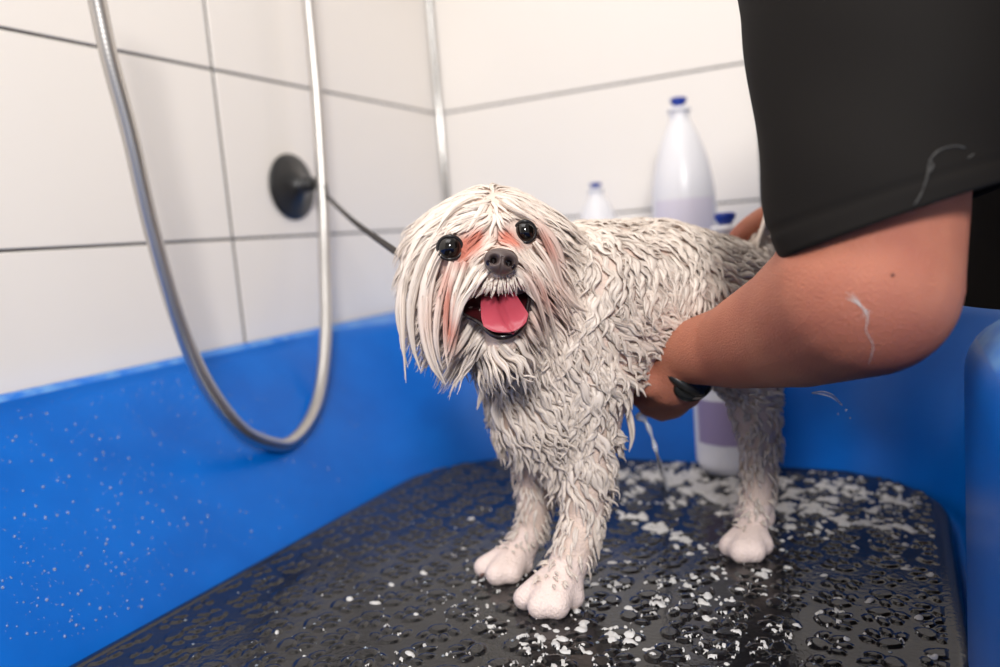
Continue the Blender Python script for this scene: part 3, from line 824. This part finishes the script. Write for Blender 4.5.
# mouth: dark lined bowl, black lips, tongue
outl = [(457,307,.535),(470,299,.527),(486,292,.522),(500,290,.520),(514,288,.522),(527,284,.530),(529,296,.530),(527,310,.526),(524,323,.520),(514,333,.514),(501,337,.512),(489,332,.515),(480,323,.521),(467,316,.528)]
O = catmull([W(*p) for p in outl+[outl[0]]], 71)[:-1]; cm = W(499, 308, .537)
V = []; nO = len(O); m = 10
for j in range(m):
    t = j/(m-1); k_ = 1-t**1.0
    for i in range(nO):
        dep = FWD*.007*math.sin(t*math.pi)
        V.append(O[i]*k_+cm*(1-k_)+dep)
Fc = [(j*nO+i, j*nO+(i+1) % nO, (j+1)*nO+(i+1) % nO, (j+1)*nO+i) for j in range(m-1) for i in range(nO)]
mo = mesh_obj('mouth', V, Fc, mMouth, dog)
mb = MB(); lipc = catmull([W(*p) for p in ((527,284,.530),(529,296,.529),(527,310,.525),(524,323,.519),(514,333,.513),(501,337,.511),(489,332,.514),(480,323,.520),(467,316,.527),(456,308,.534),(464,302,.531))], 70)
mb.tube(lipc, .0012+.0011*np.exp(-((np.linspace(0, 1, 70)-.42)/.22)**2), 10); mb.build('lip', mLip, mo)
for k, (x, y, dd, s_) in enumerate(((524,291,.526,1.0),)):
    pass
tc_ = catmull([W(496,292,.534), W(499,302,.526), W(503,314,.518), W(508,325,.509), W(513,333,.5055)], 26)
wd_ = np.interp(np.linspace(0, 1, 26), [0, .25, .5, .68, .85, .95, 1], [.0095, .0122, .0142, .0148, .0108, .0062, .0014])
V = []; nU = 17; rdir = nrm(RIGHT*1.0+UP*.28)
Tt = nrm(np.gradient(tc_, axis=0))
for side in (0, 1):
    for j in range(26):
        nn = nrm(np.cross(rdir, Tt[j])); nn = nn if nn.dot(CAM-tc_[j]) > 0 else -nn
        for i in range(nU):
            s_ = -1+2*i/(nU-1)
            hgt = .0020*(1-s_*s_)**.5-.0050*math.exp(-(s_/.10)**2)*(1-j/25.)**.6+.0018*abs(s_)**2
            if side: hgt = -.0016*(1-s_*s_)**.5+.0018*abs(s_)**2
            V.append(tc_[j]+rdir*wd_[j]*s_+nn*hgt)
Fc = []
for side in (0, 1):
    b_ = side*26*nU
    for j in range(25):
        for i in range(nU-1):
            q_ = (b_+j*nU+i, b_+j*nU+i+1, b_+(j+1)*nU+i+1, b_+(j+1)*nU+i); Fc.append(q_ if side == 0 else q_[::-1])
mesh_obj('tongue', V, Fc, mTongue, dog)
# claws
def claw(px, py, tx, ty):
    a = toe(px, py, .006); b_ = toe(tx, ty, .002); mb = MB(); mb.tube(catmull([a, (a+b_)/2+np.array([0, 0, .0015]), b_], 8), np.linspace(.0018, .0005, 8), 8); mb.build('claw', mClaw, dog)
for c_ in ((531,609,529,615),(545,613,544,618),(560,612,561,617),(574,603,577,607),(483,575,480,578),(496,580,494,584),(512,579,511,583),(728,552,725,555),(740,557,738,560)): claw(*c_)

# ================================================================== THE PERSON
B = []
def bc_(a, b_): B.append((W(*a[:3]), a[3], W(*b_[:3]), b_[3]))
def bw_(p, r, q_, s_): B.append((np.array(p, float), r, np.array(q_, float), s_))
# torso and legs (under the clothes)
bw_((.33, .56, .02), .10, (.33, .72, .02), .10)
bw_((.33, .60, .05), .11, (.20, .62, .34), .12); bw_((.20, .57, .34), .12, (.16, .60, .50), .09); bw_((.20, .70, .34), .12, (.16, .70, .50), .09)
bw_((.15, .60, .52), .05, (.13, .70, .52), .05); bw_((.12, .65, .54), .045, (.08, .65, .62), .045)
bw_((.36, .56, .0), .085, (.38, .55, -.36), .055); bw_((.38, .55, -.36), .055, (.40, .55, -.76), .04); bw_((.40, .55, -.76), .038, (.28, .53, -.775), .025)
bw_((.36, .72, .0), .085, (.38, .75, -.36), .055); bw_((.38, .75, -.36), .055, (.40, .75, -.76), .04); bw_((.40, .75, -.76), .038, (.28, .77, -.775), .025)
# near arm: shoulder, upper arm, elbow, forearm
sh = W(915, -160, .50); el = (872, 288, .430)
B.append((np.array([.12, .58, .50]), .06, sh, .058)); B.append((sh, .058, W(878, 130, .445), .048)); B.append((W(878, 130, .445), .048, W(868, 262, .432), .0470))
bc_((868, 262, .432, .0470), (864, 288, .430, .0480)); bc_((870, 300, .430, .040), (888, 306, .430, .031))
bc_((862, 290, .430, .0475), (800, 323, .490, .0400)); bc_((800, 323, .490, .0400), (735, 346, .560, .0305)); bc_((735, 346, .560, .0305), (690, 352, .594, .0240)); bc_((690, 352, .594, .0240), (682, 356, .600, .0225))
# hand turned up under the belly
bc_((682, 356, .600, .0225), (668, 384, .612, .0185)); bc_((690, 362, .602, .018), (688, 386, .612, .0150))
bc_((668, 384, .612, .0180), (654, 392, .626, .0140)); bc_((688, 386, .612, .0150), (674, 398, .630, .0135))
bc_((668, 388, .616, .0160), (684, 392, .622, .0145))
for (a, b_, c_, d_) in (((654,392,.626),(641,398,.640),(634,390,.654),(636,374,.662)), ((662,400,.630),(650,407,.648),(643,398,.664),(645,380,.672)), ((671,404,.634),(661,411,.652),(654,402,.670),(656,384,.678)), ((680,402,.636),(673,409,.652),(668,402,.668),(670,388,.674))):
    bc_((*a, .0102), (*b_, .0092)); bc_((*b_, .0092), (*c_, .0084)); bc_((*c_, .0084), (*d_, .0074))
bc_((668, 372, .604, .0115), (650, 386, .604, .0100)); bc_((650, 386, .604, .0100), (637, 381, .610, .0085))     # thumb along the ribs
# far arm reaching to the tail
fs = np.array([.10, .80, .50]); fe = np.array([.02, .86, .29])
B.append((np.array([.13, .74, .50]), .06, fs, .055)); B.append((fs, .055, fe, .042)); B.append((fe, .042, W(800, 222, .765), .026))
bc_((800, 222, .765, .024), (782, 228, .735, .021)); bc_((790, 232, .745, .020), (768, 238, .722, .018))
bc_((785, 220, .735, .015), (765, 218, .716, .0115)); bc_((765, 218, .716, .0115), (748, 228, .706, .0100)); bc_((748, 228, .706, .0100), (735, 240, .700, .0085))   # thumb over the croup
for k in range(4):
    y_ = 246+8*k; bc_((772, y_-8, .722, .0095), (757, y_, .716, .0088)); bc_((757, y_, .716, .0088), (750, y_+8, .704, .0082)); bc_((750, y_+8, .704, .0082), (757, y_+14, .694, .0075))
PV, PT = capsules_mesh(B, .0036, 6, .6)
person = mesh_obj('person', PV, PT, mSkin)
tag(person, 'person in black short sleeved tunic leaning over the tub, bare arm under the dog', 'person')

# tunic: torso loft + two sleeves
mb = MB()
secs = [(.200, .205, .665, .178, .165), (.22, .205, .665, .182, .170), (.28, .20, .66, .178, .19), (.36, .195, .65, .165, .205), (.45, .175, .65, .15, .21), (.52, .15, .65, .12, .20), (.57, .13, .65, .075, .12), (.585, .12, .65, .06, .075)]
n = 72; V = []
Zs = np.linspace(.200, .585, 34)
for zz in Zs:
    s_ = [np.interp(zz, [q[0] for q in secs], [q[k] for q in secs]) for k in range(1, 5)]
    for k in range(n):
        a = 2*math.pi*k/n; w_ = .004*math.sin(3*a+zz*30)+.003*math.sin(7*a-zz*18)
        V.append((s_[0]+(s_[2]+w_)*math.cos(a), s_[1]+(s_[3]+w_)*math.sin(a), zz))
Fc = [(j*n+k, j*n+(k+1) % n, (j+1)*n+(k+1) % n, (j+1)*n+k) for j in range(len(Zs)-1) for k in range(n)]
mb.add(V, Fc)
def sleeve(secs, n=88, m=70):
    """secs: list of (centre, half-width vector, half-depth vector) from hem to shoulder"""
    C_ = catmull([s[0] for s in secs], m); A_ = catmull([s[1] for s in secs], m); D_ = catmull([s[2] for s in secs], m)
    V = []
    for j in range(m):
        t = j/(m-1)
        for k in range(n):
            a = 2*math.pi*k/n
            w_ = 1+.018*math.sin(2*a+t*5)+.014*math.sin(5*a-t*9)*(t)+.010*math.sin(4*a+t*22)
            if abs(t-.085) < .012: w_ -= .012
            if t < .07: w_ += .006
            V.append(C_[j]+(A_[j]*math.cos(a)+D_[j]*math.sin(a))*w_)
    Fc = [(j*n+k, j*n+(k+1) % n, (j+1)*n+(k+1) % n, (j+1)*n+k) for j in range(m-1) for k in range(n)]
    # inner fold of the hem
    b_ = len(V)
    for jj, j in enumerate((0, 1, 3, 8, 14)):
        for k in range(n):
            a = 2*math.pi*k/n; V.append(C_[j]+(A_[j]*math.cos(a)+D_[j]*math.sin(a))*(.972 if jj else .985))
    Fc += [(b_+k, b_+(k+1) % n, (k+1) % n, k) for k in range(n)]
    for jj in range(4): Fc += [(b_+(jj+1)*n+k, b_+(jj+1)*n+(k+1) % n, b_+jj*n+(k+1) % n, b_+jj*n+k) for k in range(n)]
    mb.add(V, Fc)
def sv(dx, dy): return RIGHT*dx+UP*dy
hx = nrm(sv(1, .325)+FWD*.05)
sleeve([(W(895, 222, .430), hx*.0640, FWD*.056+UP*-.004), (W(888, 170, .434), nrm(sv(1, .26))*.0670, FWD*.060), (W(889, 100, .440), nrm(sv(1, .16))*.0700, FWD*.066),
        (W(888, 0, .450), nrm(sv(1, .08))*.0785, FWD*.074), (W(892, -110, .470), RIGHT*.085, FWD*.078), (np.array([.07, .52, .515]), RIGHT*.07, FWD*.07), (np.array([.12, .58, .53]), RIGHT*.05, FWD*.06)])
ctr = .5*fs+.5*fe
ax = nrm(fs-fe); s1 = nrm(np.cross(ax, [0, 1, 0])); s2 = np.cross(ax, s1)
sleeve([(fe*.75+fs*.25, s1*.062, s2*.060), (fe*.5+fs*.5, s1*.066, s2*.064), (fs, s1*.07, s2*.068), (np.array([.12, .74, .53]), s1*.05, s2*.05)], 60, 40)
tun = mb.build('tunic', mCloth, person); tun['label'] = 'black short sleeved grooming tunic with stitched hem'
mb = MB()
for yy in (.56, .73):
    pts = catmull([(.345, yy, .19), (.36, yy, .0), (.38, yy, -.36), (.40, yy, -.76)], 30); mb.tube(pts, np.interp(np.linspace(0, 1, 30), [0, .3, 1], [.122, .105, .07]), 28)
mb.build('trousers', mTrous, person)
for yy in (.545, .755):
    mb = MB(); mb.tube(catmull([(.44, yy, -.765), (.36, yy, -.763), (.26, yy, -.772), (.235, yy, -.778)], 16), np.interp(np.linspace(0, 1, 16), [0, .3, .8, 1], [.028, .036, .027, .012]), 18, flat=.95); mb.build('shoe', mTrous, person)
# wristwatch
wa, wb_ = W(700, 352, .594), W(684, 362, .604)
wm = W(690, 361, .602); axw = nrm(wb_-wa)
wt = nrm(np.cross(axw, FWD)); 
watch = None
axw = nrm(W(670, 388, .616)-W(694, 360, .600)); c0 = W(684, 370, .606); ff = nrm(-UP*1.0-FWD*.45+RIGHT*.1); ff = nrm(ff-ff.dot(axw)*axw); ss = np.cross(axw, ff)
mb = MB(); mb.tube([c0+(ff*math.cos(a)*.0215+ss*math.sin(a)*.0205) for a in np.linspace(0, 2*math.pi, 49)], .0040, 10, cap=False, flat=1.0); bd_ = mb.build('wristband', mBand, person)
cw = W(692, 386, .592)
mb = MB(); mb.lathe([(0, -.006), (.0125, -.006), (.0140, -.003), (.0140, .002), (.0122, .0040), (0, .0044)], 36, cw, nrm(-FWD*.75-UP*.6)); dl = mb.build('watch_case', mGlass, bd_)
# mole
pm = W(893, 275, .383)
lc, no, _, _ = BVHTree.FromPolygons([Vector(v) for v in PV], [tuple(t) for t in PT]).find_nearest(Vector(pm))
mb = MB(); mb.ico(np.array(lc), .0011, 1); mb.build('mole', mMole, person)
# loose wet dog hairs stuck on the forearm
pb = BVHTree.FromPolygons([Vector(v) for v in PV], [tuple(t) for t in PT])
def on_arm(px, py, lift=.0004):
    r_ = ray(px, py); h_ = pb.ray_cast(Vector(CAM), Vector(nrm(r_)))
    return np.array(h_[0])+np.array(h_[1])*lift
mb = MB()
for pts in ([(846,292),(856,300),(866,311),(868,318),(866,330),(873,345),(869,362),(862,378)], [(852,292),(858,302),(864,308),(871,313)], [(850,300),(857,303),(866,312)], [(858,298),(861,306),(867,314)], [(846,298),(855,301),(862,307)], [(862,318),(866,311),(867,325)]):
    q_ = catmull([on_arm(*p) for p in pts], 50); mb.tube(q_, 0.00009+.00007*np.sin(np.linspace(0, 3.1, 50)), 5)
tag(mb.build('loose_hairs', mFoam), 'few loose white dog hairs stuck on the bare forearm near the elbow', 'hair', kind='stuff')
# smear of suds and hair on the sleeve, draped on the cloth
dg = bpy.context.evaluated_depsgraph_get()
tv = [v.co.copy() for v in tun.data.vertices]; tb = BVHTree.FromPolygons(tv, [tuple(p.vertices) for p in tun.data.polygons])
def on_cloth(px, py):
    h_ = tb.ray_cast(Vector(CAM), Vector(nrm(ray(px, py)))); return np.array(h_[0])-nrm(ray(px, py))*.0004
mb = MB()
mS = mat('grey_suds_smear', srgb(62, 60, 58), .6)
for pts in ([(914,205),(920,196),(925,184),(928,172),(930,160),(940,150),(955,146),(965,148)], [(929,160),(933,165),(930,172)], [(968,158),(974,154)], [(924,186),(927,178),(930,166)]):
    q_ = catmull([on_cloth(*p) for p in pts], 40); mb.tube(q_, .0001+.0005*fbm(np.linspace(0, 9, 40), np.zeros(40)+pts[0][0]), 6)
tag(mb.build('suds_smear', mS), 'thin grey smear of suds and hair on the black sleeve above its hem', 'smear', kind='stuff')

# ================================================================== RUNNING WATER
pts = catmull([W(640,414,.655), W(647,424,.650), W(653,440,.652), W(658,458,.665), P(664,478,z=.002), P(668,490,z=.0015)], 50)
mb = MB(); tt = np.linspace(0, 1, 50)
mb.tube(pts, .0016+.0034*np.exp(-(tt/.12)**2)+.0016*np.exp(-((tt-.8)/.15)**2)+.0006*np.sin(tt*30), 12)
for _ in range(14):
    p = P(rng.uniform(625, 690), rng.uniform(470, 500), z=.003)+np.array([0, 0, rng.uniform(0, .02)]); mb.ico(p, rng.uniform(.0008, .0018), 1)
tag(mb.build('water_stream', mSuds), 'soapy water running down from the hand under the dog belly', 'water')
pts = catmull([W(812,393,.56), W(822,393,.565), W(832,396,.57), W(842,405,.58)], 20)
mb = MB(); mb.tube(pts, .0012*np.sin(np.linspace(.2, 3.0, 20))+.0003, 8)
for (x, y) in ((846,410),(850,418),(838,414)): mb.ico(W(x, y, .58), .0008, 1)
tag(mb.build('water_splash', mDrop), 'thin streak of splashing water below the bare forearm', 'water')

# ================================================================== origins at the base, lift everything
bpy.context.view_layer.update()
for o in [o for o in scn.objects if o.parent is None]:
    meshes = [c for c in [o]+list(o.children_recursive) if c.type == 'MESH']
    mn_ = np.array([1e9]*3); mx_ = -mn_; data = {}
    for c in meshes:
        a = np.empty(len(c.data.vertices)*3, np.float32); c.data.vertices.foreach_get('co', a); a = a.reshape(-1, 3); data[c.data] = a
        mn_ = np.minimum(mn_, a.min(0)); mx_ = np.maximum(mx_, a.max(0))
    c0 = np.array([(mn_[0]+mx_[0])/2, (mn_[1]+mx_[1])/2, mn_[2]])
    for me, a in data.items(): me.vertices.foreach_set('co', (a-c0).astype(np.float32).ravel()); me.update()
    o.location = (c0[0], c0[1], c0[2]+ZUP)

# ================================================================== CAMERA
cd = bpy.data.cameras.new('camera'); cam = bpy.data.objects.new('camera', cd); COL.objects.link(cam)
cd.sensor_width = 36; cd.lens = F*36/1000; cd.clip_start = .01
R = Matrix([[M[i][j] for j in range(3)] for i in range(3)]).to_4x4()
cam.matrix_world = Matrix.Translation((0, 0, .27+ZUP)) @ R
cd.dof.use_dof = True; cd.dof.focus_distance = .515; cd.dof.aperture_fstop = 3.5
scn.camera = cam

# ================================================================== LIGHT
def area(name, loc, target, size, power, color=(1, 1, 1)):
    l = bpy.data.lights.new(name, 'AREA'); l.shape = 'RECTANGLE'; l.size, l.size_y = size; l.energy = power; l.color = color
    o = bpy.data.objects.new(name, l); COL.objects.link(o); o.location = (loc[0], loc[1], loc[2]+ZUP)
    o.rotation_euler = (Vector((target[0], target[1], target[2]+ZUP))-o.location).to_track_quat('-Z', 'Y').to_euler(); return o
area('softbox_lamp', (.45, -.75, 1.02), (-.35, .6, .15), (.28, .28), 25, (1, .98, .955))
area('ceiling_lamp', (-.30, .10, 1.5), (-.35, .5, 0), (.8, .8), 7.5, (1, .98, .96))
wd = bpy.data.worlds.new('room_light'); scn.world = wd; wd.use_nodes = True
bg = wd.node_tree.nodes['Background']; bg.inputs[0].default_value = (1, .968, .945, 1); bg.inputs[1].default_value = .50
vs = scn.view_settings; vs.view_transform = 'Standard'; vs.look = 'None'; vs.gamma = 1; vs.exposure = -.08; vs.use_curve_mapping = False
